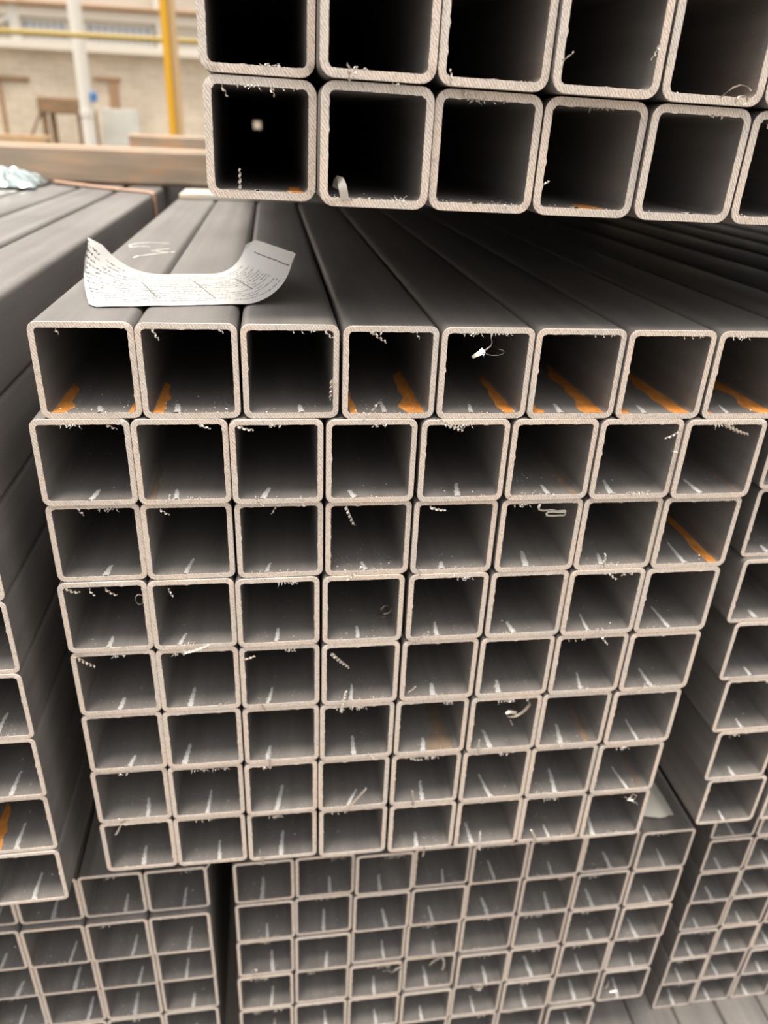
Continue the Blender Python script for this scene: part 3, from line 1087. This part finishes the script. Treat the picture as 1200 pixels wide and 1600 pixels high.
shaving('tangled rusty shaving lying inside fourth row tube of middle bundle',
        [([(222.5, 22, -234.4), (226, 23, -232.5), (230, 24, -233), (229, 23, -229), (231.5, 22.5, -225.5), (235, 22.5, -225.2), (237.6, 22, -228), (235.5, 21.5, -231.2), (231.5, 21, -231.8), (232.5, 20, -234), (229.5, 19.5, -234.4)], 1.4, 9, 0)], M_CURL)
shaving('white crumpled shaving across the lip of seventh row left tube',
        [([(11, -6.5, -421.5), (12.6, -7.2, -418.6), (14.4, -6.5, -415.2), (16.8, -4.5, -411.8)], 2.0, .6, .3),
         ([(16, -4, -411.6), (20, -3, -409.0), (25, -2.5, -408.4), (29.5, -2.0, -408.6), (33, -1, -405.6)], 2.6, .8, .2),
         ([(16.5, -4, -412.4), (20, -4.4, -412.6), (25, -4.6, -413.2), (30, -4.2, -413.0), (32, -3.4, -411.0)], 2.4, 1.0, .2)])
shaving('bright curled strip standing in lower row of raised stack',
        [([(191.6, -21.5, 71.6), (191.0, -21.8, 75), (190.2, -21.6, 78.5), (189.4, -20, 80.8), (188.6, -16.5, 81.2), (188.0, -13, 79.5), (187.6, -11.5, 76.5)], 4.6, .15, .1),
         ([(193, -21.8, 71.8), (194.6, -22, 72.6), (195.6, -22, 71.8), (194.2, -21.8, 71.2)], 1.0, 1.0, .4)])
shaving('small wire-thin ring shaving beside fourth row left tube wall',
        [(arc(54.2, -5, -191, 2.6, 3.6, 40, 380, 22, -2.5), .6, 1.2, .3)], M_CURL)
shaving('tangled bright clump on the lip of seventh row right tube',
        [([(452, -15, -417.5), (456, -16.5, -418.6), (459, -15.8, -416.6), (457.5, -17, -420.2), (462, -16.2, -419), (460, -17.4, -422), (464, -16.4, -424), (466, -16.2, -427)], 1.5, 11, 0),
         ([(455, -16, -420.5), (459.5, -17.6, -419.6), (462.5, -17, -414.8), (458.8, -16, -413.6), (456.5, -16.2, -416.6)], 1.2, 8, 1)])
shaving('wiry pale shaving arching over the lip of raised stack upper row',
        [([(395, -23.4, 129.2), (397, -24.8, 131.6), (400, -25.4, 134.2), (404, -25.4, 135.6), (408.5, -25, 135), (411.5, -24.6, 133.2)], 1.0, 6, 0),
         (arc(407, -24, 128.4, 3.4, 2.2, 0, 560, 26, -1.8), .6, 4, 0)], M_CURL)
shaving('bent wedge shaving on fourth row of bottom middle bundle',
        [([(319.5, 34, -727.5), (320.6, 33, -719), (319.5, 32.5, -707), (315.5, 32, -700), (309.5, 33, -706.5), (304, 34, -715.5)], 3.0, 1.4, .4)])
shaving('short spiral shaving at left edge of bottom middle bundle',
        [([(98 + 11, 38.5, -716), (111, 37, -708), (113.5, 36.5, -700), (116, 36, -694), (113, 36, -692), (110.4, 36.6, -696)], 2.6, 7, 0)])
shaving('pale cone shaving at lower right of bottom middle bundle',
        [([(525, 33, -800), (525.6, 32, -792), (525.2, 31.6, -784)], 5.0, 1.2, .2), ([(524, 32, -803), (531, 31.6, -806), (540, 31.4, -804.5)], 1.6, 2, .4)])
shaving('hooked bright shaving on fifth row of bottom middle bundle',
        [([(352, 33, -766), (357, 31.5, -760), (361.5, 31, -765), (366, 31, -768), (368, 31, -760), (372, 31.4, -757)], 3.0, 3.2, .3)])
shaving('crumbly pale shaving pile on a bottom middle tube lip',
        [([(252, 33, -716), (256, 32, -713), (262, 31.6, -717.5), (268, 32, -713), (274, 32.2, -716)], 2.6, 12, .3),
         ([(258, 32, -709), (263, 31, -713), (270, 31.4, -709), (272, 31.6, -702)], 2.4, 9, .6)])

# ------------------------------------------------------------------ yard: columns, post, pipe, rack, planks
YC = 10.0
e = thing('support_column', 'thick white vertical pipe column in the blurred yard', 'column', (-1.975, YC, -.98))
obj('shaft', MB().tube([(0, 0, .03), (0, 0, 4.6)], .075, 20).me('shaft', M_WHITE, 40), e)
obj('collar', MB().tube([(0, 0, 1.09), (0, 0, 1.15)], .084, 20).me('collar', M_WHITE, 40), e)
obj('base_plate', MB().box(-.16, .16, -.16, .16, 0, .03, .005).me('base_plate', M_WHITE), e)
o = obj('switch_box', MB().box(.075, .135, -.07, .02, 1.24, 1.34, .008).me('switch_box', M_BLUE), e)
o['label'] = 'small blue box on the column'
e = thing('braced_column', 'short white bracket column standing on wall ledge at far left', 'column', (-3.68, 13.93, 1.12))
obj('shaft', MB().box(-.075, .075, -.06, .06, 0, 2.6, .01).me('shaft', M_WHITE), e)
obj('brace', MB().tube([(-.06, 0, .30), (-.75, .0, .02)], .045, 10).me('brace', M_WHITE, 40), e)
tag(obj('downpipe', MB().tube([(-1.52, 13.93, 1.121), (-1.52, 13.93, 1.9), (-1.50, 13.93, 2.0), (-1.50, 13.93, 2.6)], .055, 12).me('downpipe', M_WHITE, 40)),
    'thin white pipe on wall ledge just left of the yellow post', 'pipe')
e = thing('yellow_post', 'bright yellow steel post in the yard', 'post', (-.85, 8.7, -.98))
obj('shaft', MB().box(-.034, .034, -.07, .07, .02, 4.6, .006).me('shaft', M_YELLOW), e)
o = obj('shaded_side', MB().box(.036, .108, -.02, .05, .02, 4.6, .004).me('shaded_side', M_TAN), e)  # post's shaded face: its shade is put into the tan colour
o['label'] = 'shaded side of the yellow post, coloured tan'
obj('base_plate', MB().box(-.12, .16, -.15, .15, 0, .02, .004).me('base_plate', M_YELLOW), e)
tag(obj('yellow_pipe', MB().tube([(-6, 9.35, .855), (6, 9.35, .905)], .026, 12).me('yellow_pipe', M_OLIVE, 40)),
    'long ochre pipe running level across the yard', 'pipe')

e = thing('wooden_rack', 'brown wooden rack standing by the wall near white column', 'rack', (-2.72, 12.2, -.98))
obj('top_board', MB().box(-.30, .30, -.3, .3, 1.10, 1.30, .01).me('top_board', M_RACKWOOD), e)
obj('shelf', MB().box(-.30, .30, -.28, .28, .62, .66, .006).me('shelf', M_PLANK), e)
lg = MB().box(-.035, .035, -.035, .035, 0, 1.10, .004).me('leg', M_RACKWOOD)
for sx in (-.24, .24):
    for sy in (-.24, .24):
        obj('leg', lg, e, (sx, sy, 0))
obj('brace', MB().tube([(-.28, -.26, 1.1), (-.62, -.26, .5)], .018, 8).me('brace', M_RACKWOOD, 40), e)
pm = MB().box(-1.0, .5, -.12, .12, 0, .052, .004).me('plank', M_PLANK)
base = MB().box(-.9, .4, -.1, .1, 0, .62, .01).me('crate', M_RACKWOOD)
tag(obj('wooden_crate', base, None, (-3.25, 11.0, -.98)), 'brown wooden crate carrying the orange planks', 'crate')
for k in range(4):
    o = obj('plank', pm, None, (-3.22 + .03 * (k % 2), 11.0, -.358 + .0535 * k))
    tag(o, 'orange wooden plank, %s from bottom of the pile at far left' % ORD[k], 'plank', 'planks piled at the far left')
sl = MB().box(-.27, .27, -.02, .02, 0, 1.20, .006)
o = obj('pale_slab', sl.me('pale_slab', M_SLAB), None, (-2.05, 12.6, -.98), (math.radians(-4), 0, 0))
tag(o, 'pale grey slab leaning by the wall right of white column', 'slab')
gb = MB().box(-.09, .09, -.09, .09, 0, 1.22, .01)
tag(obj('gas_cylinder', MB().tube([(0, 0, 0), (0, 0, 1.08), (0, 0, 1.16)], .09, 16).tube([(0, 0, 1.16), (0, 0, 1.27)], .03, 10).me('gas_cylinder', M_RACKWOOD, 40),
        None, (-2.30, 11.8, -.98)), 'dull brown gas cylinder left of white column', 'cylinder')
